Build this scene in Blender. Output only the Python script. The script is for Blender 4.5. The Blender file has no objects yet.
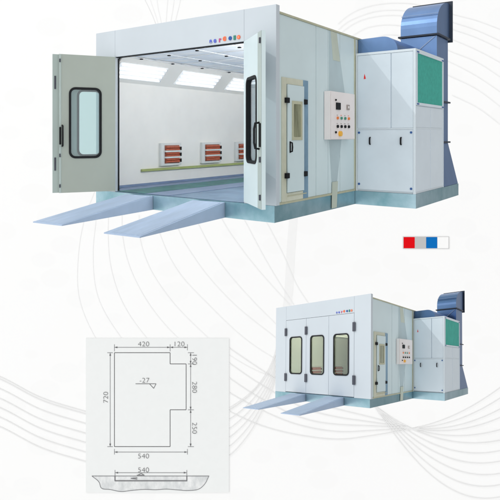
import bpy, bmesh, math, random
from mathutils import Matrix, Vector

random.seed(7)
scene = bpy.context.scene
col = scene.collection

# ------------------------------------------------------------------ camera
F_PX, HORIZON = 553.6, 135.5
cam_d = bpy.data.cameras.new("camera")
cam_d.sensor_fit = 'HORIZONTAL'
cam_d.sensor_width = 36.0
cam_d.lens = 36.0 * F_PX / 500.0
cam_d.shift_y = -(250.0 - HORIZON) / 500.0
cam_d.clip_start = 0.1
cam_d.clip_end = 400
cam = bpy.data.objects.new("camera", cam_d)
cam.location = (0, 0, 0)
cam.rotation_euler = (math.radians(90), 0, 0)
col.objects.link(cam)
scene.camera = cam

# ------------------------------------------------------------------ world: soft studio surround, brighter on the left
world = bpy.data.worlds.new("World")
scene.world = world
world.use_nodes = True
wn, wl = world.node_tree.nodes, world.node_tree.links
wn.clear()
w_out = wn.new("ShaderNodeOutputWorld")
w_bg = wn.new("ShaderNodeBackground")
w_tc = wn.new("ShaderNodeTexCoord")
w_dot = wn.new("ShaderNodeVectorMath"); w_dot.operation = 'DOT_PRODUCT'
u = Vector((-0.80, -0.50, 0.25)).normalized()
w_dot.inputs[1].default_value = u
w_mr = wn.new("ShaderNodeMapRange"); w_mr.interpolation_type = 'SMOOTHSTEP'
w_mr.inputs['From Min'].default_value = -1.0
w_mr.inputs['From Max'].default_value = 0.45
w_mr.inputs['To Min'].default_value = 0.36
w_mr.inputs['To Max'].default_value = 1.19
w_bg.inputs['Color'].default_value = (1.0, 1.0, 0.995, 1)
wl.new(w_tc.outputs['Generated'], w_dot.inputs[0])
wl.new(w_dot.outputs['Value'], w_mr.inputs['Value'])
wl.new(w_mr.outputs['Result'], w_bg.inputs['Strength'])
wl.new(w_bg.outputs['Background'], w_out.inputs['Surface'])

# ------------------------------------------------------------------ key lamp, high on the left, far away
KEY_AZ, KEY_EL, KEY_DIST = math.radians(78), math.radians(42), 150.0
kd = bpy.data.lights.new("key_lamp", 'AREA')
kd.shape = 'DISK'; kd.size = 1.6
kd.energy = 0.75 * math.pi * KEY_DIST ** 2
kd.color = (1.0, 0.985, 0.96)
key = bpy.data.objects.new("key_lamp", kd)
kdir = Vector((-math.sin(KEY_AZ) * math.cos(KEY_EL), -math.cos(KEY_AZ) * math.cos(KEY_EL), math.sin(KEY_EL)))
key.location = Vector((0, 9, 0)) + kdir * KEY_DIST
key.rotation_euler = kdir.to_track_quat('Z', 'Y').to_euler()
col.objects.link(key)

scene.view_settings.view_transform = 'Standard'
scene.view_settings.look = 'None'
scene.view_settings.exposure = 0.0
scene.view_settings.gamma = 1.0
scene.cycles.use_denoising = True
scene.cycles.max_bounces = 10
scene.cycles.diffuse_bounces = 6
scene.cycles.transparent_max_bounces = 12
scene.cycles.sample_clamp_indirect = 6.0
scene.cycles.caustics_reflective = False
scene.cycles.caustics_refractive = False

# ------------------------------------------------------------------ materials
def mat(name, rgb, rough=0.5, var=0.05, scale=3.0, metal=0.0, spec=0.4, bump=0.0, bscale=40.0, emit=None, emit_s=0.0,
        stretch=(1, 1, 1), c2=None):
    m = bpy.data.materials.new(name)
    m.use_nodes = True
    n, l = m.node_tree.nodes, m.node_tree.links
    b = n["Principled BSDF"]
    b.inputs['Roughness'].default_value = rough
    b.inputs['Metallic'].default_value = metal
    b.inputs['Specular IOR Level'].default_value = spec
    tc = n.new("ShaderNodeTexCoord")
    mp = n.new("ShaderNodeMapping"); mp.inputs['Scale'].default_value = stretch
    l.new(tc.outputs['Object'], mp.inputs['Vector'])
    nz = n.new("ShaderNodeTexNoise")
    nz.inputs['Scale'].default_value = scale
    nz.inputs['Detail'].default_value = 6
    nz.inputs['Roughness'].default_value = 0.6
    l.new(mp.outputs['Vector'], nz.inputs['Vector'])
    cr = n.new("ShaderNodeValToRGB")
    a = [max(0, c * (1 - var)) for c in rgb]
    z = [min(1, c * (1 + var)) for c in rgb] if c2 is None else list(c2)
    cr.color_ramp.elements[0].position = 0.32
    cr.color_ramp.elements[1].position = 0.68
    cr.color_ramp.elements[0].color = (*a, 1)
    cr.color_ramp.elements[1].color = (*z, 1)
    l.new(nz.outputs['Fac'], cr.inputs['Fac'])
    l.new(cr.outputs['Color'], b.inputs['Base Color'])
    if bump:
        nb = n.new("ShaderNodeTexNoise"); nb.inputs['Scale'].default_value = bscale; nb.inputs['Detail'].default_value = 4
        l.new(mp.outputs['Vector'], nb.inputs['Vector'])
        bp = n.new("ShaderNodeBump"); bp.inputs['Strength'].default_value = bump; bp.inputs['Distance'].default_value = 0.01
        l.new(nb.outputs['Fac'], bp.inputs['Height'])
        l.new(bp.outputs['Normal'], b.inputs['Normal'])
    if emit:
        b.inputs['Emission Color'].default_value = (*emit, 1)
        b.inputs['Emission Strength'].default_value = emit_s
    return m

def glass_mat(name, tint, gloss=0.14, rough=0.04):
    m = bpy.data.materials.new(name)
    m.use_nodes = True
    n, l = m.node_tree.nodes, m.node_tree.links
    n.clear()
    out = n.new("ShaderNodeOutputMaterial")
    tr = n.new("ShaderNodeBsdfTransparent"); tr.inputs['Color'].default_value = (*tint, 1)
    gl = n.new("ShaderNodeBsdfGlossy"); gl.inputs['Roughness'].default_value = rough
    gl.inputs['Color'].default_value = (0.9, 0.95, 1.0, 1)
    lw = n.new("ShaderNodeLayerWeight"); lw.inputs['Blend'].default_value = 0.5
    pw = n.new("ShaderNodeMath"); pw.operation = 'POWER'; pw.inputs[1].default_value = 4.0
    l.new(lw.outputs['Facing'], pw.inputs[0])
    ma = n.new("ShaderNodeMath"); ma.operation = 'ADD'; ma.inputs[1].default_value = gloss
    mx = n.new("ShaderNodeMixShader")
    l.new(pw.outputs[0], ma.inputs[0]); l.new(ma.outputs[0], mx.inputs[0])
    l.new(tr.outputs[0], mx.inputs[1]); l.new(gl.outputs[0], mx.inputs[2])
    l.new(mx.outputs[0], out.inputs['Surface'])
    return m

M = {}
M['panel'] = mat('panel_paint', (0.60, 0.71, 0.735), 0.38, 0.045, .8, bump=0.03, bscale=60)
M['front'] = mat('front_panel_paint', (0.53, 0.585, 0.63), 0.42, 0.025, 1.2, bump=0.03, bscale=60)
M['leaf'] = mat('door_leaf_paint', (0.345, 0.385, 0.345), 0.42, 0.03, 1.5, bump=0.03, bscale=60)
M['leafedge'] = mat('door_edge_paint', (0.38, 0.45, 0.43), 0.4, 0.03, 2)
M['beige'] = mat('beige_trim', (0.46, 0.46, 0.33), 0.5, 0.08, 5)
M['beigeframe'] = mat('beige_door_frame', (0.54, 0.55, 0.43), 0.5, 0.06, 2, c2=(0.62, 0.63, 0.52))
M['bluegrey'] = mat('blue_grey_reflection', (0.17, 0.29, 0.40), 0.4, 0.15, 3)
M['plinth'] = mat('plinth_sheet_steel', (0.17, 0.37, 0.43), 0.34, 0.1, 1.1, c2=(0.44, 0.61, 0.69), metal=0.7, bump=0.04, bscale=25)
M['ramp'] = mat('ramp_steel_paint', (0.355, 0.455, 0.61), 0.5, 0.05, 2.5, bump=0.05, bscale=80)
M['duct'] = mat('duct_blue_steel', (0.17, 0.285, 0.52), 0.36, 0.07, 2.0, metal=0.95, bump=0.05, bscale=12, stretch=(1, 1, 0.4))
M['ductdark'] = mat('duct_flange_dark', (0.02, 0.03, 0.05), 0.5, 0.1)
M['white'] = mat('white_powder_coat', (0.64, 0.72, 0.785), 0.4, 0.03, 2, bump=0.03, bscale=60)
M['seam'] = mat('light_seam_profile', (0.66, 0.73, 0.78), 0.4, 0.02)
M['dark'] = mat('panel_gap_backing', (0.20, 0.25, 0.27), 0.7, 0.05)
M['black'] = mat('black_rubber', (0.008, 0.009, 0.011), 0.6, 0.15, 8, spec=0.2)
M['hinge'] = mat('dark_hinge_steel', (0.05, 0.055, 0.075), 0.45, 0.15, 8)
M['box'] = mat('control_box_enamel', (0.80, 0.75, 0.74), 0.4, 0.03, 3)
M['boxside'] = M['box']
M['filter'] = mat('green_filter_cloth', (0.055, 0.37, 0.305), 0.95, 0.10, 14, bump=0.35, bscale=120)
M['inwall'] = mat('interior_white_panel', (0.84, 0.83, 0.80), 0.5, 0.03, 1.4)
M['ceilfilter'] = mat('ceiling_filter_cloth', (0.96, 0.96, 0.96), 0.9, 0.0, 3, c2=(0.74, 0.83, 0.95), stretch=(0.35, 5, 1))
M['ceilbar'] = mat('ceiling_grid_bar', (0.70, 0.73, 0.76), 0.4, 0.05)
M['tubefill'] = mat('fill_tube_strong', (0.9, 0.9, 0.9), 0.5, 0, emit=(1, 0.975, 0.93), emit_s=31.0)
M['tubefillsmall'] = mat('fill_tube_small_booth', (0.9, 0.9, 0.9), 0.5, 0, emit=(1, 0.99, 0.95), emit_s=50.0)
M['tube'] = mat('lit_tube', (0.9, 0.9, 0.9), 0.5, 0, emit=(1, 1, 0.98), emit_s=0.85)
M['diffuser'] = mat('lamp_reflector', (0.82, 0.84, 0.86), 0.5, 0.02, emit=(0.98, 1, 1), emit_s=0.16)
M['teal'] = mat('teal_floor_strip', (0.02, 0.13, 0.14), 0.5, 0.2, 4, c2=(0.05, 0.19, 0.19))
M['floor'] = mat('booth_floor_grating', (0.12, 0.20, 0.30), 0.45, 0.12, 2.5, c2=(0.17, 0.26, 0.37), bump=0.2, bscale=60)
M['floorb'] = mat('booth_floor_border', (0.17, 0.235, 0.36), 0.45, 0.08, 3)
M['lampcase'] = mat('heater_case', (0.70, 0.72, 0.71), 0.4, 0.04)
M['lamptube'] = mat('heater_element', (0.36, 0.085, 0.045), 0.45, 0.2, 30, emit=(1.0, 0.16, 0.05), emit_s=0.03)
M['lampback'] = mat('heater_reflector', (0.33, 0.14, 0.10), 0.35, 0.25, 20, metal=0.3)
M['lime'] = mat('olive_rail', (0.33, 0.38, 0.14), 0.5, 0.1)
M['orange'] = mat('orange_button', (0.75, 0.20, 0.04), 0.35, 0.05)
M['yellow'] = mat('amber_button', (0.82, 0.42, 0.03), 0.35, 0.05)
M['green'] = mat('green_button', (0.05, 0.25, 0.17), 0.35, 0.05)
M['red'] = mat('red_enamel', (0.78, 0.02, 0.02), 0.35, 0.03)
M['grey'] = mat('grey_plastic', (0.33, 0.29, 0.27), 0.5, 0.05)
M['lblue'] = mat('letter_blue', (0.10, 0.14, 0.55), 0.5, 0.03)
M['lred'] = mat('letter_orange', (0.85, 0.16, 0.06), 0.5, 0.03)
M['lnavy'] = mat('letter_navy', (0.01, 0.08, 0.32), 0.5, 0.03)
M['lgreen'] = mat('letter_green', (0.03, 0.22, 0.16), 0.5, 0.03)
M['lpurple'] = mat('letter_magenta', (0.50, 0.08, 0.22), 0.5, 0.03)
M['screw'] = mat('blue_screw', (0.03, 0.10, 0.30), 0.4, 0.03)
M['glass'] = glass_mat('olive_tinted_glass', (0.73, 0.745, 0.62), 0.05)
M['glassb'] = glass_mat('blue_green_tinted_glass', (0.84, 0.91, 0.91), 0.10)
M['glassd'] = mat('olive_frosted_glass', (0.16, 0.17, 0.09), 0.25, 0.3, 3, c2=(0.34, 0.35, 0.22), stretch=(6, 6, 0.5))
M['palebeige'] = mat('pale_beige_streak', (0.50, 0.55, 0.47), 0.5, 0.04)
M['streak'] = mat('grey_overlay_streak', (0.43, 0.53, 0.56), 0.45, 0.04)

# ------------------------------------------------------------------ mesh helpers
class MB:
    def __init__(self): self.bm = bmesh.new()
    def box(self, x0, x1, y0, y1, z0, z1, bev=0.0):
        bm = self.bm
        vs = [bm.verts.new(p) for p in [(x0, y0, z0), (x1, y0, z0), (x1, y1, z0), (x0, y1, z0),
                                        (x0, y0, z1), (x1, y0, z1), (x1, y1, z1), (x0, y1, z1)]]
        fs = [bm.faces.new([vs[i] for i in q]) for q in
              [(3, 2, 1, 0), (4, 5, 6, 7), (0, 1, 5, 4), (1, 2, 6, 5), (2, 3, 7, 6), (3, 0, 4, 7)]]
        if bev:
            es = list({e for f in fs for e in f.edges})
            bmesh.ops.bevel(bm, geom=es, offset=bev, segments=2, affect='EDGES', profile=0.7)
        return self
    def prism(self, pts, axis, a, b):
        """pts: polygon in the two other axes (in x,y,z order); extruded along axis from a to b."""
        bm = self.bm
        def mk(p, h):
            if axis == 'x': return (h, p[0], p[1])
            if axis == 'y': return (p[0], h, p[1])
            return (p[0], p[1], h)
        A = [bm.verts.new(mk(p, a)) for p in pts]
        B = [bm.verts.new(mk(p, b)) for p in pts]
        n = len(pts)
        bm.faces.new(A); bm.faces.new(B[::-1])
        for i in range(n):
            bm.faces.new([A[i], B[i], B[(i + 1) % n], A[(i + 1) % n]])
        bmesh.ops.recalc_face_normals(bm, faces=bm.faces)
        return self
    def hexa(self, P):
        bm = self.bm
        vs = [bm.verts.new(p) for p in P]
        for q in [(3, 2, 1, 0), (4, 5, 6, 7), (0, 1, 5, 4), (1, 2, 6, 5), (2, 3, 7, 6), (3, 0, 4, 7)]:
            bm.faces.new([vs[i] for i in q])
        return self
    def cyl(self, c, axis, r, h, n=20, r2=None):
        d = {'x': Vector((1, 0, 0)), 'y': Vector((0, 1, 0)), 'z': Vector((0, 0, 1))}[axis]
        mtx = Matrix.Translation(Vector(c)) @ d.to_track_quat('Z', 'Y').to_matrix().to_4x4()
        bmesh.ops.create_cone(self.bm, cap_ends=True, segments=n, radius1=r, radius2=r if r2 is None else r2, depth=h, matrix=mtx)
        return self
    def tube(self, pts, r, n=8):
        bm = self.bm
        P = [Vector(p) for p in pts]; rings = []
        for i, p in enumerate(P):
            t = (P[min(i + 1, len(P) - 1)] - P[max(i - 1, 0)]).normalized()
            a = t.orthogonal().normalized() if not rings else (prev - t * prev.dot(t)).normalized()
            prev = a
            b = t.cross(a)
            rings.append([bm.verts.new(p + r * (math.cos(2 * math.pi * k / n) * a + math.sin(2 * math.pi * k / n) * b)) for k in range(n)])
        for i in range(len(rings) - 1):
            for k in range(n):
                bm.faces.new([rings[i][k], rings[i][(k + 1) % n], rings[i + 1][(k + 1) % n], rings[i + 1][k]])
        bm.faces.new(rings[0][::-1]); bm.faces.new(rings[-1])
        return self
    def plate_hole(self, X0, X1, Z0, Z1, x0, x1, z0, z1, r, y0, y1, ro=None):
        """plate in xz with rounded hole; outer outline square, or rounded when ro is given"""
        bm = self.bm
        K = 6
        def arc(xa, xb, za, zb, rr):
            out = []
            for (cx, cz, a0) in [(xb - rr, zb - rr, 0), (xa + rr, zb - rr, 90), (xa + rr, za + rr, 180), (xb - rr, za + rr, 270)]:
                for k in range(K + 1):
                    a = math.radians(a0 + 90 * k / K)
                    out.append((cx + rr * math.cos(a), cz + rr * math.sin(a)))
            return out
        inner = arc(x0, x1, z0, z1, r)
        if ro:
            outer = arc(X0, X1, Z0, Z1, ro)
        else:
            outer = []
            for ci, (cx, cz) in enumerate([(X1, Z1), (X0, Z1), (X0, Z0), (X1, Z0)]):
                for k in range(K + 1):
                    ix, iz = inner[ci * (K + 1) + k]
                    first_is_x = ci in (0, 2)
                    if k == K // 2: outer.append((cx, cz))
                    elif (k < K // 2) == first_is_x: outer.append((cx, iz))
                    else: outer.append((ix, cz))
        n = len(inner)
        V = lambda L, y: [bm.verts.new((p[0], y, p[1])) for p in L]
        I0, O0, I1, O1 = V(inner, y0), V(outer, y0), V(inner, y1), V(outer, y1)
        for i in range(n):
            j = (i + 1) % n
            bm.faces.new([I0[i], O0[i], O0[j], I0[j]])
            bm.faces.new([I1[i], I1[j], O1[j], O1[i]])
            bm.faces.new([O0[i], O1[i], O1[j], O0[j]])
            bm.faces.new([I0[i], I0[j], I1[j], I1[i]])
        bmesh.ops.recalc_face_normals(bm, faces=bm.faces)
        return self
    def build(self, name, m, parent=None, smooth=False):
        me = bpy.data.meshes.new(name)
        bmesh.ops.recalc_face_normals(self.bm, faces=self.bm.faces)
        self.bm.to_mesh(me); self.bm.free()
        if smooth:
            for p in me.polygons: p.use_smooth = True
        me.materials.append(m)
        o = bpy.data.objects.new(name, me)
        col.objects.link(o)
        if parent: o.parent = parent
        return o

def part_box(name, m, parent, *a, bev=0.0):
    return MB().box(*a, bev=bev).build(name, m, parent)

def thing(name, label, cat, mtx, group=None):
    o = bpy.data.objects.new(name, None)
    o.empty_display_size = 0.2
    col.objects.link(o)
    o.matrix_world = mtx
    o['label'] = label; o['category'] = cat
    if group: o['group'] = group
    return o

def tag(o, label, cat, group=None):
    o['label'] = label; o['category'] = cat
    if group: o['group'] = group
    return o

def pivot(name, parent, loc, rotz=0):
    """matrix of a turned joint, applied to meshes"""
    return Matrix.Translation(Vector(loc)) @ Matrix.Rotation(rotz, 4, 'Z')

def text_mesh(name, s, size, m, parent, mtx, ext=0.003, align='CENTER', sx=1.0, shear=0.0, offset=0.0):
    c = bpy.data.curves.new(name, 'FONT')
    c.body = s; c.size = size; c.extrude = ext
    c.align_x = align; c.align_y = 'CENTER'; c.shear = shear; c.offset = offset
    t = bpy.data.objects.new(name, c)
    me = bpy.data.meshes.new_from_object(t)
    bpy.data.objects.remove(t)
    me.name = name
    me.transform(Matrix.Scale(sx, 4, Vector((1, 0, 0))))
    me.transform(mtx)
    me.materials.clear(); me.materials.append(m)
    o = bpy.data.objects.new(name, me)
    col.objects.link(o)
    o.parent = parent
    return o

T = Matrix.Translation
FRONT_TXT = Matrix(((1, 0, 0, 0), (0, 0, -1, 0), (0, 1, 0, 0), (0, 0, 0, 1)))      # text plane to xz, facing -y
SIDE_TXT = Matrix(((0, 0, 1, 0), (1, 0, 0, 0), (0, 1, 0, 0), (0, 0, 0, 1)))       # text plane to yz, facing +x

# ------------------------------------------------------------------ printed page behind the booths
PAGE_Y = 30.0
U = PAGE_Y / F_PX                      # metres per page unit (the page is laid out on a 500 grid)
def pg(x, y, d=0.0):
    return Vector(((x - 250) * U, PAGE_Y - d, (HORIZON - y) * U))

def page_material():
    m = bpy.data.materials.new('page_paper')
    m.use_nodes = True
    n, l = m.node_tree.nodes, m.node_tree.links
    b = n["Principled BSDF"]
    b.inputs['Roughness'].default_value = 0.85
    b.inputs['Specular IOR Level'].default_value = 0.1
    tc = n.new("ShaderNodeTexCoord")
    mp = n.new("ShaderNodeMapping")
    mp.inputs['Rotation'].default_value = (0, math.radians(35), 0)
    mp.inputs['Scale'].default_value = (0.62, 1, 0.95)
    vo = n.new("ShaderNodeTexVoronoi"); vo.inputs['Scale'].default_value = 0.72; vo.inputs['Randomness'].default_value = 0.55
    cr = n.new("ShaderNodeValToRGB")
    cr.color_ramp.elements[0].position = 0.36; cr.color_ramp.elements[0].color = (0.868, 0.868, 0.868, 1)
    cr.color_ramp.elements[1].position = 0.40; cr.color_ramp.elements[1].color = (0.878, 0.878, 0.878, 1)
    l.new(tc.outputs['Object'], mp.inputs['Vector']); l.new(mp.outputs['Vector'], vo.inputs['Vector'])
    l.new(vo.outputs['Distance'], cr.inputs['Fac']); l.new(cr.outputs['Color'], b.inputs['Base Color'])
    return m
page = MB().box(-26, 20, PAGE_Y, PAGE_Y + 0.3, -30, 18).build('page_backdrop', page_material())
page['kind'] = 'structure'
page['label'] = 'large white printed page standing behind both booths'

M['line'] = mat('pale_grey_ink', (0.755, 0.755, 0.755), 0.8, 0.02)
M['band'] = mat('paler_grey_ink', (0.82, 0.82, 0.82), 0.8, 0.01)
M['line2'] = mat('faint_grey_ink', (0.82, 0.82, 0.82), 0.8, 0.02)

def catmull(P, k=12):
    """smooth curve through the points, spaced by chord length"""
    n = len(P)
    d = [0.0]
    for i in range(1, n): d.append(d[-1] + math.hypot(P[i][0] - P[i-1][0], P[i][1] - P[i-1][1]))
    tg = []
    for i in range(n):
        a, b = max(i - 1, 0), min(i + 1, n - 1)
        if 0 < i < n - 1:
            h0, h1 = d[i] - d[i-1], d[i+1] - d[i]
            tg.append([((P[i][c] - P[i-1][c]) / h0 * h1 + (P[i+1][c] - P[i][c]) / h1 * h0) / (h0 + h1) for c in (0, 1)])
        else:
            tg.append([(P[b][c] - P[a][c]) / (d[b] - d[a]) for c in (0, 1)])
    out = []
    for i in range(n - 1):
        h = d[i+1] - d[i]
        for j in range(k):
            t = j / k
            a0, a1, b0, b1 = 2*t**3 - 3*t*t + 1, t**3 - 2*t*t + t, -2*t**3 + 3*t*t, t**3 - t*t
            out.append(tuple(a0 * P[i][c] + a1 * h * tg[i][c] + b0 * P[i+1][c] + b1 * h * tg[i+1][c] for c in (0, 1)))
    out.append(P[-1])
    return out

def ribbon(mb, pts, w, y, th=0.004):
    """thin raised ink line in the page plane at depth y"""
    bm = mb.bm
    P = [Vector((pg(*p).x, pg(*p).z)) for p in pts]
    L = []
    for i, p in enumerate(P):
        t = (P[min(i + 1, len(P) - 1)] - P[max(i - 1, 0)])
        t = t.normalized() if t.length > 1e-9 else Vector((1, 0))
        nrm = Vector((-t.y, t.x)) * (w * U / 2)
        L.append((p + nrm, p - nrm))
    V = [(bm.verts.new((a.x, y, a.y)), bm.verts.new((b.x, y, b.y))) for a, b in L]
    for i in range(len(V) - 1):
        bm.faces.new([V[i][0], V[i][1], V[i + 1][1], V[i + 1][0]])

curves = []
# fan of lines rising behind the big booth
curves += [([(143, -4), (148, 6), (153, 17), (158, 30)], .8), ([(149, -4), (153, 8), (157, 20), (160, 34)], .7),
           ([(156.5, -4), (158, 8), (161, 22), (162, 34)], .7), ([(168, -4), (167, 8), (166, 22), (165, 34)], .7),
           ([(174.5, -4), (173, 8), (171, 20), (169, 34)], .7), ([(181, -4), (179, 6), (176, 18), (172, 34)], .7)]
# curves falling from under the big booth
curves += [([(97, 186), (93.6, 194), (83, 225), (78, 259), (79, 297), (95, 337), (110, 360)], .7),
           ([(98, 200), (96, 219), (93, 252), (98, 297), (120, 336), (140, 360)], .7),
           ([(109, 205), (108, 235), (110, 262), (120, 297), (146, 337), (160, 352)], .7),
           ([(123, 205), (122, 216), (126, 255), (144, 296), (176, 336), (200, 356)], .7),
           ([(139, 215), (140, 238), (148, 264), (168, 296), (202, 332), (228, 354), (260, 372), (276, 378)], .6),
           ([(155, 215), (160, 234), (176, 268), (208, 304), (252, 344), (277, 360)], .6),
           ([(174, 208), (178, 228), (196, 260), (232, 302), (276, 338)], .6),
           ([(192, 208), (198, 223), (220, 262), (252, 300), (280, 328)], .6),
           ([(217, 208), (222, 219), (244, 252), (276, 290), (290, 305)], .6),
           ([(240, 212), (246, 223), (263, 255), (284, 290), (294, 305)], .7),
           ([(260, 210), (267, 223), (283, 254), (299, 289), (309, 304)], .7)]
# arcs at the upper right
curves += [([(338, 24), (346, 17), (358, 10), (375, 5), (395, 3), (408, 3.3), (430, 7), (452, 14), (475, 20), (505, 31)], .7),
           ([(338, 30), (346, 23), (358, 17), (375, 11.5), (402, 10.4), (430, 15), (452, 22), (475, 29.5), (505, 43)], .7),
           ([(342, 32), (350, 26), (362, 20), (380, 16), (401, 15.5), (430, 21), (452, 29), (475, 37), (505, 51)], .7),
           ([(352, 36), (365, 28.5), (382, 25), (400, 25.5), (430, 31), (450, 38.5), (475, 49), (505, 65)], .6),
           ([(372, 39), (385, 35), (400, 35.3), (430, 42), (450, 51), (475, 61), (505, 80)], .6),
           ([(430, 54), (450, 62), (475, 75), (505, 95)], .55), ([(430, 67), (450, 76), (475, 88), (505, 110)], .55),
           ([(452, 95), (475, 106), (505, 128)], .4)]
# sagging lines at lower left that rise again right of the drawing
for dy, x1, w in [(0, 0, .9), (2.4, 0, .9), (12, 0, .9), (21.8, 0, .9), (31, 0, .9), (40.5, 0, .9), (50, 0, .9)]:
    q = dy / 50.0
    right = [(180, 427 + dy * .95), (205, 421 + dy * .98), (230, 407.5 + dy * .95), (248, 395 + dy * .80), (262, 380 + dy * .62), (273, 360 + dy * .55), (279, 335 + dy * .40), (283, 312)]
    curves.append(([(-6, 374 + dy), (0, 376.5 + dy), (40, 397 + dy), (86, 411.5 + dy), (130, 424 + dy)] + right, w))
# bundle at the lower right
LS = [[(225, 409), (255, 423), (300, 435)], [(225, 390), (250, 404), (300, 425)],
      [(225, 375), (262, 399), (310, 420)], [(225, 360), (262, 385), (310, 410)], [(225, 345), (262, 370), (310, 400)]]
leftY = [438.5, 431.6, 425, 419, 412]
node = [428, 428.2, 428.4, 428.6, 429, 429.5, 434, 439, 444.5, 451, 458]
slope = [-.20, -.05, .08, .17, .30, .45, .60, .72, .85, 1.0, 1.12]
bend = [.00315, .0035, .00356, .00348, .00342, .0038, .00475, .0054, .006, .0071, .0078]
for i in range(11):
    far, y_far = (-64, leftY[i]) if i < 5 else (-40, 405)
    aa = (y_far - node[i] - far * slope[i]) / far ** 2
    pts = list(LS[i]) if i < 5 else []
    for k in range(8):
        dd = far * (1 - k / 8)
        pts.append((414 + dd, node[i] + slope[i] * dd + aa * dd * dd))
    for k in range(11):
        dd = 100 * k / 10
        pts.append((414 + dd, node[i] + slope[i] * dd - bend[i] * dd * dd))
    curves.append((pts, .8))
mbl, mbf = MB(), MB()
for k, (P, w) in enumerate(curves):
    ribbon(mbl if w >= .8 else mbf, catmull(P), max(w, .7) * .92, PAGE_Y - 0.004 - 0.0008 * k)
mbl.build('printed_curve_pattern', M['line'], page)
mbf.build('printed_curve_pattern', M['line2'], page)
mb = MB()
P0 = catmull([(292.5, 150), (293.5, 215), (291, 250), (288, 300), (284, 330)])
ribbon(mb, P0, 8.5, PAGE_Y - 0.0035)
mb.build('printed_band', M['band'], page)

# ------------------------------------------------------------------ floor plan drawing
M['ink'] = mat('drawing_ink', (0.10, 0.10, 0.105), 0.8, 0.05)
M['ink2'] = mat('drawing_ink_grey', (0.17, 0.17, 0.18), 0.8, 0.05)
M['sheet'] = mat('drawing_paper', (0.785, 0.80, 0.798), 0.85, 0.01, 2, spec=0.1)
M['soil'] = mat('hatched_ground_tint', (0.60, 0.62, 0.63), 0.85, 0.05, 1.6, spec=0.1, c2=(0.80, 0.81, 0.81), stretch=(1.6, 1, 1.0))
SY = PAGE_Y - 0.035
sheet = thing('floor_plan_drawing', 'pale grey floor plan drawing with dimension lines on the white page', 'drawing', T(Vector((0, 0, 0))))
a, b = pg(86, 492), pg(229, 338)
part_box('paper', M['sheet'], sheet, a.x, b.x, SY, PAGE_Y - 0.012, a.z, b.z)
def ink(name, polys, w, mm, k=0, parent=sheet):
    m_ = MB()
    for i, P in enumerate(polys): ribbon(m_, P, w, SY - 0.006 - 0.001 * k - 0.0002 * i)
    return m_.build(name, mm, parent)
def seg(P, closed=False):
    Q = list(P) + ([P[0]] if closed else [])
    return [[Q[i], Q[i + 1]] for i in range(len(Q) - 1)]
ink('plan_outline', seg([(114.6, 352.4), (170.2, 352.4), (170.2, 363.6), (186.2, 363.6), (186.2, 409.4), (170.2, 409.4), (170.2, 446.2), (114.6, 446.2)], True), .62, M['ink'])
dim = []
dim += [[(114.6, 347), (187.5, 347)], [(114.6, 344), (114.6, 351)], [(170.2, 344), (170.2, 351)], [(187.5, 344), (187.5, 350)]]
dim += [[(110.4, 352.4), (110.4, 446.2)], [(107.5, 352.4), (113, 352.4)], [(107.5, 446.2), (113, 446.2)]]
dim += [[(190.7, 352.4), (190.7, 446.2)], [(188, 352.4), (194, 352.4)], [(188, 363.6), (194, 363.6)], [(188, 409.4), (194, 409.4)], [(188, 446.2), (194, 446.2)]]
dim += [[(114.6, 451.6), (187.5, 451.6)], [(114.6, 448.5), (114.6, 454)], [(187.5, 448.5), (187.5, 454)]]
dim += [[(115.2, 472.2), (186.9, 472.2)], [(115.2, 469.5), (115.2, 475.6)], [(186.9, 469.5), (186.9, 475.6)]]
ink('dimension_line', dim, .42, M['ink2'], 6)
def arrow(x, y, dx, dy, s=3.0):
    A = pg(x, y); 
    B = pg(x - dx * s - dy * s * .28, y - dy * s + dx * s * .28); Cc = pg(x - dx * s + dy * s * .28, y - dy * s - dx * s * .28)
    arr = MB()
    arr.bm.faces.new([arr.bm.verts.new((p.x, SY - 0.014, p.z)) for p in (A, B, Cc)])
    arr.build('dimension_arrow', M['ink'], sheet)
for x, y, dx, dy in [(114.6, 347, -1, 0), (170.2, 347, 1, 0), (170.2, 347, -1, 0), (187.5, 347, 1, 0), (110.4, 352.4, 0, -1), (110.4, 446.2, 0, 1),
                     (190.7, 352.4, 0, -1), (190.7, 363.6, 0, 1), (190.7, 363.6, 0, -1), (190.7, 409.4, 0, 1), (190.7, 409.4, 0, -1), (190.7, 446.2, 0, 1),
                     (114.6, 451.6, -1, 0), (187.5, 451.6, 1, 0), (115.2, 472.2, -1, 0), (186.9, 472.2, 1, 0)]:
    arrow(x, y, dx, dy)
def sheet_text(s, x, y, rot=0, h=5.6):
    p = pg(x, y)
    R = Matrix.Rotation(math.radians(rot), 4, 'Y')
    text_mesh('dimension_text', s, h * U * 1.25, M['ink'], sheet, T(Vector((p.x, SY - 0.02, p.z))) @ R @ FRONT_TXT, ext=0.002, sx=1.12, offset=-0.008)
sheet_text('420', 143.8, 343.9); sheet_text('120', 179, 343.9)
sheet_text('720', 106.2, 397, -90); sheet_text('190', 194.4, 358.8, 90); sheet_text('280', 194.4, 386.8, 90); sheet_text('250', 194.4, 427.6, 90)
sheet_text('540', 143.6, 455.8); sheet_text('540', 143.6, 469.6); sheet_text('-27', 144.6, 380.2)
ink('level_mark', [[(135.7, 383.4), (156.2, 383.4)], [(149.6, 383.4), (153.8, 388), ], [(153.8, 388), (156.2, 383.4)]], .5, M['ink'], 8)
und = [(92.2, 475.5), (99.5, 482), (101.3, 487.3), (110.5, 489), (121.6, 491), (131, 490), (144, 488.9), (156, 489.2), (166.4, 488.6), (178, 489.4), (188.8, 490), (200, 488), (204.8, 483.5), (209, 475.5)]
sm = MB(); sm.bm.faces.new([sm.bm.verts.new((pg(*p).x, SY - 0.004, pg(*p).z)) for p in catmull(und, 5)])
sm.build('ground_section', M['soil'], sheet)
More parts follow.
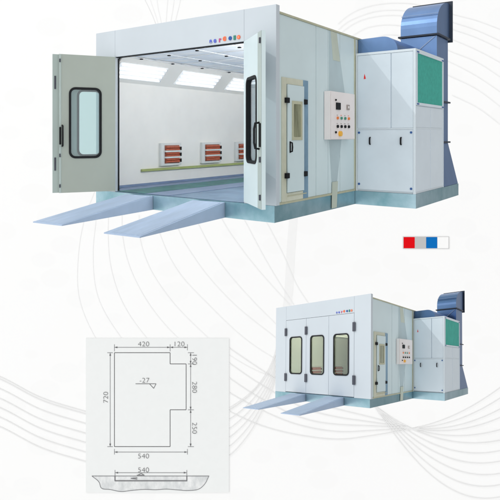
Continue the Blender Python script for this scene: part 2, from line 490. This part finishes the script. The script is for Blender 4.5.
ink('section_outline', [[(92, 475.5), (209.2, 475.5)], catmull(und, 5)], .5, M['ink2'], 9)
ink('slab_section', [[(115.2, 475.5), (115.2, 480.2)], [(114.8, 480.2), (187.3, 480.2)], [(186.9, 480.2), (186.9, 475.5)]], 1.0, M['ink2'], 14)
ink('level_mark', [[(131, 477.8), (137.5, 477.2)], [(131, 477.8), (137.5, 478.6)], [(138.5, 474.2), (141.5, 472.8), (144.5, 474.8)], [(137, 474.6), (144.5, 474.6)]], .6, M['ink2'], 16)

# ------------------------------------------------------------------ colour chart
chart = thing('colour_chart', 'strip of four colour squares, red, grey, blue and white, between the booths', 'colour chart', T(Vector((0, 0, 0))))
for k, (nm, c) in enumerate([('red', (0.69, 0.0, 0.004)), ('grey', (0.48, 0.48, 0.48)), ('blue', (0.0, 0.14, 0.46)), ('white', (0.87, 0.87, 0.87))]):
    x0 = 403.4 + 11.25 * k
    a, b = pg(x0 + .15, 248.1), pg(x0 + 11.1, 237)
    o = part_box('colour_square', mat(nm + '_swatch_ink', c, 0.7, 0.01, spec=0.1), chart, a.x, b.x, SY, PAGE_Y - 0.012, a.z, b.z)
    o['label'] = nm + ' colour square'
mo = MB()
for P in seg([(403, 236.7), (448.9, 236.7), (448.9, 248.4), (403, 248.4)], True):
    ribbon(mo, P, .55, SY + 0.012)
for k in (1, 2, 3):
    ribbon(mo, [(403.4 + 11.25 * k, 236.7), (403.4 + 11.25 * k, 248.4)], .4, SY + 0.0125)
mo.build('outline', mat('swatch_outline_ink', (0.62, 0.62, 0.62), 0.8, 0.01), chart)

# ------------------------------------------------------------------ booth parts
H, WID, DEP = 3.36, 4.2, 7.2
OX0, OX1, OZ0, OZ1 = -3.64, -0.58, 0.28, 2.85        # front opening

def leaf(name, parent, W, hinge, ang, y0, y1, win, flip=1, handle=None, label=None, mpaint=None, pane=None, zlo=OZ0, zhi=OZ1, gap=0.006):
    """door leaf: local +x from hinge; flip=-1 runs towards -x"""
    mtx = pivot('', None, hinge, ang)
    def put(o): o.data.transform(mtx); return o
    xa, xb = sorted((flip * gap, flip * (W - gap)))
    wa, wb = sorted((flip * win[0], flip * win[1]))
    o = put(MB().plate_hole(xa, xb, zlo + 0.01, zhi - 0.01, wa, wb, win[2], win[3], 0.11, y0, y1).build(name, mpaint or M['leaf'], parent))
    if label: o['label'] = label
    g = put(MB().plate_hole(wa - .010, wb + .010, win[2] - .010, win[3] + .010, wa + .030, wb - .030, win[2] + .030, win[3] - .030, 0.085, y0 - .012, y1 + .012, ro=0.12).build('window_gasket', M['black'], o))
    ym = (y0 + y1) / 2
    p = put(part_box('window_pane', pane or M['glass'], o, wa + .02, wb - .02, ym - .004, ym + .004, win[2] + .02, win[3] - .02))
    return o, put

def pull_handle(parent, put, x, y, out, z=1.34):
    """D handle on a back plate; out = +1/-1 direction in y"""
    h = MB()
    h.tube([(x, y, z + .19), (x + .0, y + out * .07, z + .18), (x, y + out * .085, z + .10), (x, y + out * .085, z - .10), (x, y + out * .07, z - .18), (x, y, z - .19)], .016)
    o = put(h.build('pull_handle', M['black'], parent, True))
    return o

def build_booth(B, big):
    """B: matrix (scaled) from booth coordinates to the world"""
    desc = 'large' if big else 'small'
    state = 'with its front doors folded open' if big else 'with its three front doors shut'
    booth = thing('spray_booth', f'{desc} pale grey vehicle spray booth {state}', 'spray booth', B.copy())
    P = lambda n, m, *a, bev=0.0: part_box(n, m, booth, *a, bev=bev)
    # plinth
    pl = P('plinth', M['plinth'], -WID, 0, 0.0, DEP, 0, 0.262)
    # floor
    P('floor', M['floor'], -4.0, -0.12, 0.02, DEP - .1, 0.264, 0.272)
    P('floor_border', M['floorb'], -4.0, -3.62, 0.12, DEP - .1, 0.274, 0.284)
    P('floor_strip', M['teal'], -3.60, -2.86, 0.03, DEP - .1, 0.274, 0.280)
    P('floor_strip', M['floorb'], -2.84, -2.25, 0.03, DEP - .1, 0.274, 0.279)
    # left, back, roof
    P('side_wall', M['panel'], -WID, -4.06, 0.10, DEP, 0.264, 3.27)
    P('interior_wall', M['inwall'], -4.058, -4.0, 0.10, DEP - .1, 0.286, 3.1)
    P('interior_skirting', M['floorb'], -3.998, -3.985, 0.12, DEP - .1, 0.286, 0.335)
    P('back_wall', M['inwall'], -4.0, -0.14, DEP - .1, DEP, 0.264, 3.1)
    P('roof', M['panel'], -4.06, -0.05, 0.10, DEP, 3.12, 3.262)
    # right wall: inner sheet and outer panels
    P('interior_wall', M['inwall'], -0.14, -0.06, 0.10, DEP - .1, 0.286, 3.1)
    P('wall_core', M['dark'], -0.055, -0.022, 0.10, DEP, 0.264, 3.262)
    edges = [0.10, 1.32, 1.768, 2.244, 2.895, 4.2, 5.4, 6.6, DEP]
    for i in range(len(edges) - 1):
        P('wall_panel', M['panel'], -0.021, 0.0, edges[i] + .007, edges[i + 1] - .007, 0.30, 3.24, bev=.003)
    P('base_trim', M['beige'], -0.02, 0.012, 0.102, DEP, 0.262, 0.298)
    P('roof_coping', M['beige'], -0.05, 0.014, 0.102, DEP, 3.242, 3.275)
    P('corner_trim', M['beige'], 0.0, 0.016, 2.86, 2.895, 0.30, 3.24)
    # shade-like overlay streaks on the side wall, added as thin coloured sheets
    MB().prism([(1.802, 2.14), (2.44, 2.14), (2.10, 3.238), (1.802, 3.238)], 'x', 0.0005, 0.004).build('overlay_streak', M['streak'], booth)
    MB().prism([(1.95, 2.72), (2.235, 2.72), (2.10, 3.238), (1.86, 3.238)], 'x', 0.0045, 0.007).build('overlay_streak', M['palebeige'], booth)
    MB().prism([(1.802, 1.27), (2.30, 1.27), (2.12, 0.50), (1.90, 0.50)], 'x', 0.0005, 0.004).build('overlay_streak', M['streak'], booth)
    MB().prism([(1.90, 0.50), (2.13, 0.50), (2.08, 0.02), (1.88, 0.02)], 'x', 0.0125, 0.016).build('overlay_streak', M['palebeige'], booth)
    # front frame
    P('front_pilaster', M['front'], -WID, OX0 - .004, 0.0, 0.10, 0.264, H - .0, bev=.004)
    P('front_pilaster', M['front'], OX1 + .004, 0.03, 0.0, 0.10, 0.264, H, bev=.004)
    P('fascia', M['front'], OX0, OX1, 0.0, 0.10, OZ1, H, bev=.004)
    P('opening_trim', M['black'], OX0 - .002, OX1 + .002, 0.03, 0.10, OZ1 - .014, OZ1 - .001)
    P('opening_trim', M['black'], OX0 - .002, OX0 + .008, 0.07, 0.10, OZ0, OZ1 - .024)
    # ceiling
    P('ceiling_filter', M['ceilfilter'], -3.55, -0.16, 0.12, DEP - .12, 2.90, 2.93)
    for k in range(9):
        y = 0.14 + k * 0.82
        P('ceiling_bar', M['ceilbar'], -3.55, -0.16, y, y + .028, 2.882, 2.899)
    for k, x in enumerate((-3.53, -2.7, -1.87, -1.04, -0.24)):
        P('ceiling_bar', M['ceilbar'], x - .012, x + .012, 0.14, DEP - .14, 2.868, 2.881)
    # slanted light cove on the far side
    MB().hexa([(-4.0, .12, 2.42), (-3.56, .12, 2.86), (-3.56, DEP - .12, 2.86), (-4.0, DEP - .12, 2.42),
               (-4.0, .12, 2.46), (-3.56, .12, 2.90), (-3.56, DEP - .12, 2.90), (-4.0, DEP - .12, 2.46)]).build('light_cove', M['inwall'], booth)
    for x, y in [(-3.50, .55), (-3.50, 1.45), (-3.5, 2.4), (-3.5, 3.4), (-2.7, .5), (-2.7, 1.4), (-1.87, .35), (-1.87, 1.2), (-1.04, .5)]:
        P('ceiling_clip', M['black'], x - .028, x + .028, y - .02, y + .02, 2.848, 2.866)
    MB().box(-3.995, -3.955, 1.0, DEP - .2, 0.585, 0.635).build('wall_rail', M['lime'], booth)
    # lettering on the fascia
    glyphs = [('a', 'lblue', 0), ('e', 'lblue', .095), ('r', 'lpurple', .205), ('G', 'lred', .305), ('o', 'lnavy', .43), ('I', 'lgreen', .525), ('o', 'lred', .61)]
    for s, mm, dx in glyphs:
        x = -1.265 + dx * .955
        z = 2.925
        if s == 'o':
            MB().cyl((x, -0.006, z), 'y', .033, .010, 20).build('lettering', M[mm], booth)
            if mm == 'lred':
                MB().cyl((x, -0.013, z), 'y', .015, .004, 14).build('lettering', mat('pale_dot', (.8, .35, .2)), booth)
        elif s == 'I':
            MB().box(x - .022, x + .022, -.011, -.001, z - .036, z + .036, bev=.004).build('lettering', M[mm], booth)
        else:
            text_mesh('lettering', s, .088 if s == 'G' else .108, M[mm], booth, T(Vector((x, -0.004, z - (.004 if s != 'G' else 0)))) @ FRONT_TXT, offset=.007)
    # man door
    P('side_door_frame', M['beigeframe'], 0.0, 0.02, 0.19, 0.32, 0.30, 2.262, bev=.004)
    P('side_door_frame', M['beigeframe'], 0.0, 0.02, 0.322, 0.84, 2.16, 2.262, bev=.004)
    P('side_door_frame', M['beigeframe'], 0.0, 0.02, 0.322, 0.84, 0.30, 0.43, bev=.004)
    P('side_door_frame', M['bluegrey'], 0.0, 0.02, 0.842, 1.01, 0.30, 2.262, bev=.004)  # right jamb coloured blue-grey to paint in a reflection
    P('frame_sill', M['beige'], 0.02, 0.026, 0.34, 0.95, 0.375, 0.39)
    d = P('side_door', M['panel'], 0.021, 0.045, 0.33, 0.835, 0.44, 2.155, bev=.005)
    wf = MB().plate_hole(0.44, 0.76, 1.27, 1.90, 0.485, 0.715, 1.32, 1.85, 0.02, 0.046, 0.056).build('window_frame', M['beige'], d)
    wf.data.transform(Matrix(((0, 1, 0, 0), (1, 0, 0, 0), (0, 0, 1, 0), (0, 0, 0, 1))))
    wf.data.flip_normals()
    part_box('window_pane', M['glassd'], d, 0.0455, 0.050, 0.487, 0.713, 1.322, 1.848)
    for y in (0.30, 0.87):
        for z in (1.90, 0.71):
            part_box('hinge', M['black'], d, 0.022, 0.068, y - .045, y + .045, z - .042, z + .042, bev=.008)
    h = MB().tube([(0.046, .385, 1.235), (0.085, .385, 1.228), (0.09, .385, 1.16), (0.085, .385, 1.092), (0.046, .385, 1.085)], .013)
    h.build('handle', M['black'], d, True)
    part_box('handle_plate', M['black'], d, 0.046, 0.052, .368, .402, 1.07, 1.25)
    # main doors
    zw0, zw1 = 0.93, 2.23
    if big:
        o, put = leaf('front_door', booth, 1.03, (OX0 + .01, -0.01, 0), math.radians(-121), 0.005, 0.06, (.27, .84, zw0, zw1), pane=M['glassb'])
        part = put(part_box('edge_profile', M['leafedge'], o, 0.985, 1.024, .061, .066, OZ0 + .012, OZ1 - .012))
        pull_handle(o, put, 0.965, .06, 1)
        hp = put(part_box('lock_plate', M['black'], o, 0.985, 1.02, .067, .085, 1.18, 1.50, bev=.005))
        for z in (2.72, 0.42, 0.98):
            put(part_box('hinge_pin', M['hinge'], o, 0.995, 1.02, .067, .08, z - .03, z + .03))
        o2, put2 = leaf('front_door', booth, 1.14, (OX0 + .01, -0.01, 0), math.radians(-121), -0.062, -0.004, (.24, .69, zw0 + .03, zw1 - .03), pane=M['glassb'],
                        label='front door leaf folded behind the other', mpaint=M['leafedge'], gap=.01)
        for z in (2.32, 0.82):
            put2(part_box('edge_catch', M['hinge'], o2, 1.07, 1.10, -.003, .004, z - .12, z + .12))
        o3, put3 = leaf('front_door', booth, 1.02, (OX1 + .0, -0.01, 0), math.radians(-39.3), 0.0, 0.06, (.18, .76, zw0, zw1), pane=M['glassb'], mpaint=M['panel'],
                        label='right front door leaf swung far out')
        pull_handle(o3, put3, 0.92, 0.0, -1)
        put3(part_box('edge_profile', M['leafedge'], o3, 0.83, 1.012, -.006, -.001, OZ0 + .012, OZ1 - .012))
        put3(part_box('lock_plate', M['black'], o3, 0.96, 1.005, -.03, -.007, 1.18, 1.52, bev=.005))
        for z in (2.70, 0.46, 1.0):
            put3(part_box('hinge_pin', M['hinge'], o3, 0.97, 1.0, -.03, -.007, z - .04, z + .04))
    else:
        xs = [OX0, -2.62, -1.60, OX1]
        for i in range(3):
            wx = (xs[i + 1] - xs[i])
            o, put = leaf('front_door', booth, wx, (xs[i], 0, 0), 0, 0.0, 0.03, (.20 * wx, .80 * wx, zw0, zw1), mpaint=M['front'], pane=M['glass'], gap=.005)
            if i < 2: hx = xs[i]
            else: hx = xs[3]
            for z in (2.42, .80):
                part_box('hinge', M['hinge'], o, hx - .05, hx + .05, -.03, -.004, z - .14, z + .14, bev=.01)
        P('door_threshold', M['dark'], OX0, OX1, 0.035, 0.09, 0.266, 0.287)
    return booth

def build_control(B, label):
    y0, y1, z0, z1, x1 = 1.60, 2.56, 1.272, 2.13, 0.15
    t = thing('control_cabinet', label, 'control cabinet', B @ T(Vector((0.008, y0, z0))), )
    w, hh = y1 - y0, z1 - z0
    part_box('housing', M['box'], t, 0, x1 - .025, 0, w, 0, hh, bev=.008)
    part_box('door_panel', M['box'], t, x1 - .022, x1 - .005, .008, w - .008, .008, hh - .008, bev=.005)
    f = x1 - .004
    part_box('display', M['black'], t, f, f + .02, .17, .33, .535, .66, bev=.006)
    part_box('meter', M['grey'], t, f, f + .015, .60, .71, .545, .64, bev=.004)
    part_box('meter_dial', M['box'], t, f + .016, f + .019, .63, .68, .575, .615)
    for k, c in enumerate(('orange', 'green', 'green', 'orange')):
        MB().cyl((f + .012, .225 + k * .152, .385), 'x', .025, .024).build('push_button', M[c], t)
        part_box('button_label', M['lred'] if k % 2 else M['grey'], t, f, f + .003, .205 + k * .152, .245 + k * .152, .432, .442)
    for k in range(4):
        MB().cyl((f + .012, .225 + k * .152, .235), 'x', .027, .024).build('selector_switch', M['black'], t)
        part_box('button_label', M['grey'], t, f, f + .003, .195 + k * .152, .255 + k * .152, .284, .292)
    MB().cyl((f + .02, .315, .105), 'x', .047, .04).build('emergency_button', M['yellow'], t)
    MB().cyl((f + .01, .155, .13), 'x', .02, .02).build('keyhole', M['black'], t)
    MB().cyl((f + .01, .155, .705), 'x', .016, .02).build('keyhole', M['black'], t)
    return t

def build_unit(B, label):
    t = thing('air_supply_unit', label, 'air unit', B.copy())
    P = lambda n, m, *a, bev=0.0: part_box(n, m, t, *a, bev=bev)
    P('plinth', M['plinth'], 0.004, 1.21, 2.9, 5.75, 0, 0.262)
    P('casing', M['seam'], 0.02, 1.19, 2.925, 4.63, 0.264, 2.93)
    # front panels
    P('front_panel', M['white'], 0.055, 0.725, 2.905, 2.924, 1.485, 2.90, bev=.004)
    P('front_panel', M['white'], 0.745, 1.155, 2.905, 2.924, 1.485, 2.90, bev=.004)
    fp = P('front_panel', M['white'], 0.055, 1.155, 2.905, 2.924, 0.30, 1.455, bev=.004)
    # frame profiles
    P('frame_profile', M['seam'], 0.02, 0.05, 2.90, 2.924, 0.264, 2.95)
    P('frame_profile', M['seam'], 1.16, 1.205, 2.90, 2.924, 0.264, 2.95)
    P('frame_profile', M['seam'], 0.052, 1.158, 2.90, 2.924, 2.905, 2.95)
    P('frame_profile', M['seam'], 0.052, 1.158, 2.899, 2.924, 1.458, 1.482)
    P('frame_profile', M['seam'], 1.191, 1.205, 2.926, 4.64, 2.915, 2.95)
    P('frame_profile', M['seam'], 1.191, 1.205, 4.60, 4.64, 0.264, 2.913)
    for y0, y1, z0, z1 in [(2.94, 3.77, 1.50, 1.89), (3.79, 4.585, 1.50, 1.89), (2.94, 3.77, .30, 1.46), (3.79, 4.585, .30, 1.46)]:
        P('side_panel', M['white'], 1.1915, 1.200, y0, y1, z0, z1, bev=.003)
    flt = P('intake_filter', M['filter'], 1.1915, 1.199, 2.97, 4.56, 1.945, 2.885)
    ff = MB().plate_hole(2.935, 4.595, 1.905, 2.912, 2.985, 4.545, 1.955, 2.872, 0.01, 1.1995, 1.215).build('filter_frame', M['white'], t)
    ff.data.transform(Matrix(((0, 1, 0, 0), (1, 0, 0, 0), (0, 0, 1, 0), (0, 0, 0, 1)))); ff.data.flip_normals()
    for y in (3.0, 4.53):
        for z in (1.93, 2.893):
            P('filter_clip', M['screw'], 1.2155, 1.225, y - .05, y + .05, z - .012, z + .012)
    for x in (.314, .929):
        MB().tube([(x, 2.904, 1.305), (x, 2.88, 1.30), (x, 2.875, 1.24), (x, 2.88, 1.18), (x, 2.904, 1.175)], .015).build('panel_handle', M['black'], fp, True)
    sc = MB()
    for x, z in [(.085, 1.40), (1.12, 1.40), (.085, .40), (1.12, .36)]:
        sc.cyl((x, 2.90, z), 'y', .022, .012, 12)
    sc.build('panel_screws', M['screw'], fp)
    MB().prism([(.185, 2.44), (.225, 2.445), (.215, 2.49), (.20, 2.54), (.192, 2.50)], 'y', 2.900, 2.9045).build('warning_mark', M['red'], t)
    return t

def build_exhaust(B, label):
    t = thing('exhaust_duct', label, 'exhaust duct', B.copy())
    x0, x1, y0, y1 = .25, 1.04, 4.72, 5.53
    # flared foot
    zf, zb = 1.18, .266
    MB().hexa([(.1, 4.66, zb), (1.20, 4.66, zb), (1.20, 5.745, zb), (.1, 5.745, zb),
               (x0, y0, zf), (x1, y0, zf), (x1, y1, zf), (x0, y1, zf)]).build('flared_foot', M['duct'], t)
    riser = MB().box(x0, x1, y0, y1, zf + .001, 3.47, bev=.006).build('riser', M['duct'], t)
    MB().prism([(x0 + .02, 2.9), (x0 + .055, 2.9), (x1 - .02, 3.46), (x1 - .055, 3.46)], 'y', y0 - .012, y0 - .001).build('stiffening_crease', M['seamblue'], riser)
    for z in (3.48, 2.06, 1.18):
        MB().plate_hole(x0 - .045, x1 + .045, y0 - .045, y1 + .045, x0 + .01, x1 - .01, y0 + .01, y1 - .01, .01, 0, .035).build('flange', M['ductdark'], t)
        f = col.objects[-1]
        f.data.transform(T(Vector((0, 0, z))) @ Matrix(((1, 0, 0, 0), (0, 0, 1, 0), (0, 1, 0, 0), (0, 0, 0, 1))))
        f.data.flip_normals()
    # elbow sweeping up and back
    zb = 3.517
    prof = [(y0, zb), (y0, zb + .16)]
    ry, rz = 5.66 - y0, .80 - .16
    for k in range(1, 13):
        a = math.radians(90 * k / 12)
        prof.append((y0 + ry * (1 - math.cos(a)), zb + .16 + rz * math.sin(a)))
    prof += [(5.66, zb + .02), (y1, zb)]
    e = MB().prism(prof, 'x', x0, x1).build('elbow', M['duct'], t)
    MB().box(x0 - .004, x1 + .004, y0 + .055, y0 + .075, zb + .44, zb + .452).build('elbow_seam', M['seamblue'], e)
    MB().box(x0 - .06, x1 + .06, 5.665, 5.71, zb - .07, zb + .86, bev=.006).build('outlet_flange', M['ductdark'], t)
    return t

def build_supply(B, label):
    t = thing('supply_duct', label, 'supply duct', B.copy())
    prof = [(0.0, 2.955), (0.0, 3.24), (.50, 3.25)]
    for k in range(1, 9):
        a = math.radians(90 * k / 8)
        prof.append((.50 + .30 * math.sin(a), 2.98 + .27 * math.cos(a)))
    prof += [(.80, 2.955)]
    prof = [(x + .016, z) for x, z in prof]
    MB().prism(prof, 'y', 3.02, 4.6).build('bend', M['duct'], t)
    prof2 = [(x * 1.02 + .016 - .006, z + .012) for x, z in [(p[0] - .016, p[1]) for p in prof]]
    return t

def build_ramp(mtx, label):
    W, L, h = .64, 2.08, .25
    t = thing('loading_ramp', label, 'ramp', mtx, 'loading ramps in front of the booths')
    t.matrix_world = mtx @ Matrix.Rotation(math.radians(5.6), 4, 'Z')
    m = MB()
    m.prism([(-.004, 0.0), (-.004, h), (-.03, h), (-L, 0.016), (-L, 0.0)], 'x', -W, 0.0).build('ramp_body', M['ramp'], t)
    MB().prism([(-.09, h - .012 + .003), (-.09, h + .0005), (-L + .05, 0.0245), (-L + .05, 0.012)], 'x', -W + .03, -.03).build('tread_sheet', M['rampt'], t)
    return t

M['seamblue'] = mat('duct_crease', (0.26, 0.35, 0.52), 0.35, 0.03, metal=0.5)
M['rampt'] = mat('ramp_tread_paint', (0.36, 0.46, 0.61), 0.5, 0.09, 3, stretch=(3, .5, 1), bump=0.06, bscale=90)

def build_heater(B, y, z0, z1, label, wdt=.62):
    t = thing('infrared_heater', label, 'heater', B @ T(Vector((-3.998, y, z0))), 'infrared heaters on the inner wall')
    hh = z1 - z0
    part_box('case', M['lampcase'], t, 0, .07, 0, wdt, 0, hh, bev=.01)
    part_box('reflector', M['lampback'], t, .071, .078, .10, wdt - .08, .05, hh - .05)
    for k in range(3):
        zc = .05 + (hh - .1) * (k + .5) / 3
        el = MB().cyl((.10, wdt / 2 + .01, zc + .02), 'y', .022, wdt - .22, 10).cyl((.10, wdt / 2 + .01, zc - .03), 'y', .022, wdt - .22, 10)
        e = el.build('heating_element', M['lamptube'], t)
        part_box('end_cap', M['black'], e, .082, .13, wdt - .10, wdt - .055, zc - .045, zc + .03)
    for k in range(2):
        zc = .05 + (hh - .1) * (k + 1) / 3
        part_box('divider', M['lampcase'], t, .079, .125, .09, wdt - .07, zc - .018, zc + .018)
    return t

def build_light(B, y0, y1, label, near=False, tube=None):
    place = T(Vector((-3.78, y0, 2.64))) @ Matrix.Rotation(math.radians(-45), 4, 'Y')
    if near: place = T(Vector((-0.24, y0, 2.52))) @ Matrix.Rotation(math.radians(80), 4, 'Y')  # near row is added, out of view, to brighten the interior
    t = thing('ceiling_light', label, 'light', B @ place, 'fluorescent lights in the booth coves')
    w = .20; L = y1 - y0
    part_box('tray', M['diffuser'], t, -w, w, 0, L, -.020, -.008)
    for k in range(4):
        x = -w + .05 + k * (2 * w - .1) / 3
        b = MB().cyl((x, L / 2, -.04), 'y', .017, L - .1, 10).build('lamp_tube', M[tube or ('tubefill' if near else 'tube')], t, True)
    for k in range(4):
        x = -w + .05 + k * (2 * w - .1) / 3
        part_box('tube_socket', M['ceilbar'], t, x - .02, x + .02, L - .05, L - .02, -.05, -.022)
    return t

# ------------------------------------------------------------------ big booth
ROTZ = math.atan2(-0.58069, 0.81412)
ORG = Vector((0.37640, 8.505, -1.34427))
BIG = T(ORG) @ Matrix.Rotation(ROTZ, 4, 'Z')
build_booth(BIG, True)
build_control(BIG, 'white control cabinet with buttons on the large booth side wall')
build_unit(BIG, 'white cabinet with green filter beside the large booth')
build_exhaust(BIG, 'tall blue exhaust duct with curved top behind the large booth unit')
build_supply(BIG, 'short blue duct on top of the large white cabinet')
for x, lab in ((-2.62, 'leftmost pale blue loading ramp of the large open booth'), (-.965, 'pale blue loading ramp beside the near corner of the large booth')):
    build_ramp(BIG @ T(Vector((x, 0, 0))), lab)
for y, w, lab in ((1.54, .64, 'heater with three red elements nearest the folded left door'), (2.91, .72, 'heater with three red elements, middle of the row inside'),
                  (4.25, .74, 'heater half hidden by the right front door, deepest inside')):
    build_heater(BIG, y, .68, 1.18, lab, w)
for y0, y1, lab in ((.14, 1.45, 'lit fluorescent light nearest the booth opening on the left'), (1.90, 3.28, 'lit fluorescent light, middle one in the sloping cove'),
                    (3.72, 5.1, 'lit fluorescent light beside the right door, farthest in view')):
    build_light(BIG, y0, y1, lab)
for y0, y1, lab in ((.3, 1.7, 'added unseen fill light over the near wall, first behind the right door'), (2.1, 3.5, 'added unseen fill light over the near wall, second from the front'),
                    (3.9, 5.3, 'added unseen fill light over the near wall, deepest in the large booth')):
    build_light(BIG, y0, y1, lab, True)  # added fill lights that brighten the large booth's far wall

# ------------------------------------------------------------------ small booth: about a third of the size, skewed in plan
SKEW = Matrix(((0.21133, 0.2997, 0.00411), (-0.36244, 0.51148, 0.01438), (0.14796, -0.20898, 0.3412)))
SORG = Vector((1.2126, 5.6, -2.7592))
q1 = SKEW.col[2].normalized()
q0 = (SKEW.col[0].normalized() - SKEW.col[1].normalized()).normalized()
q0 = (q0 - q1 * q0.dot(q1)).normalized()
q2 = q1.cross(q0)
RIG = Matrix((q0, q2, q1)).transposed() @ Matrix.Rotation(math.radians(45), 3, 'Z')
def settle(root):
    """stand a thing built in booth coordinates on the small booth's site, shape kept in its meshes"""
    loc = root.matrix_world.to_translation()
    lin = RIG.inverted() @ SKEW @ root.matrix_world.to_3x3()
    root.matrix_world = T(SORG + SKEW @ loc) @ RIG.to_4x4()
    todo, seen = list(root.children), set()
    while todo:
        c = todo.pop()
        todo += list(c.children)
        if c.data and c.data.name not in seen:
            seen.add(c.data.name)
            c.data.transform(lin.to_4x4())
    return root
I4 = Matrix.Identity(4)
settle(build_booth(I4, False))
settle(build_control(I4, 'small white control cabinet on the closed booth side wall'))
settle(build_unit(I4, 'white cabinet with green filter beside the small closed booth'))
settle(build_exhaust(I4, 'blue exhaust duct with curved top behind the small booth unit'))
settle(build_supply(I4, 'short blue duct on top of the small white cabinet'))
for x, lab in ((-2.62, 'leftmost pale blue ramp of the small closed booth'), (-.965, 'pale blue ramp nearest the near corner of the small booth')):
    settle(build_ramp(T(Vector((x, 0, 0))), lab))
for y, lab in ((1.54, 'heater with red elements seen through the middle window of the small booth'), (3.0, 'heater with red elements seen through the right window of the small booth')):
    settle(build_heater(I4, y, .68, 1.18, lab, .72))
for y0, y1, lab in ((.5, 2.3, 'lit fluorescent light hidden behind the doors of the small booth'), (3.0, 5.0, 'lit fluorescent light deep inside the small booth')):
    settle(build_light(I4, y0, y1, lab))
settle(build_light(I4, 0.4, 4.4, 'added unseen fill light along the near side inside the small booth', True, 'tubefillsmall'))  # added strong fill so the inside shows through the door windows
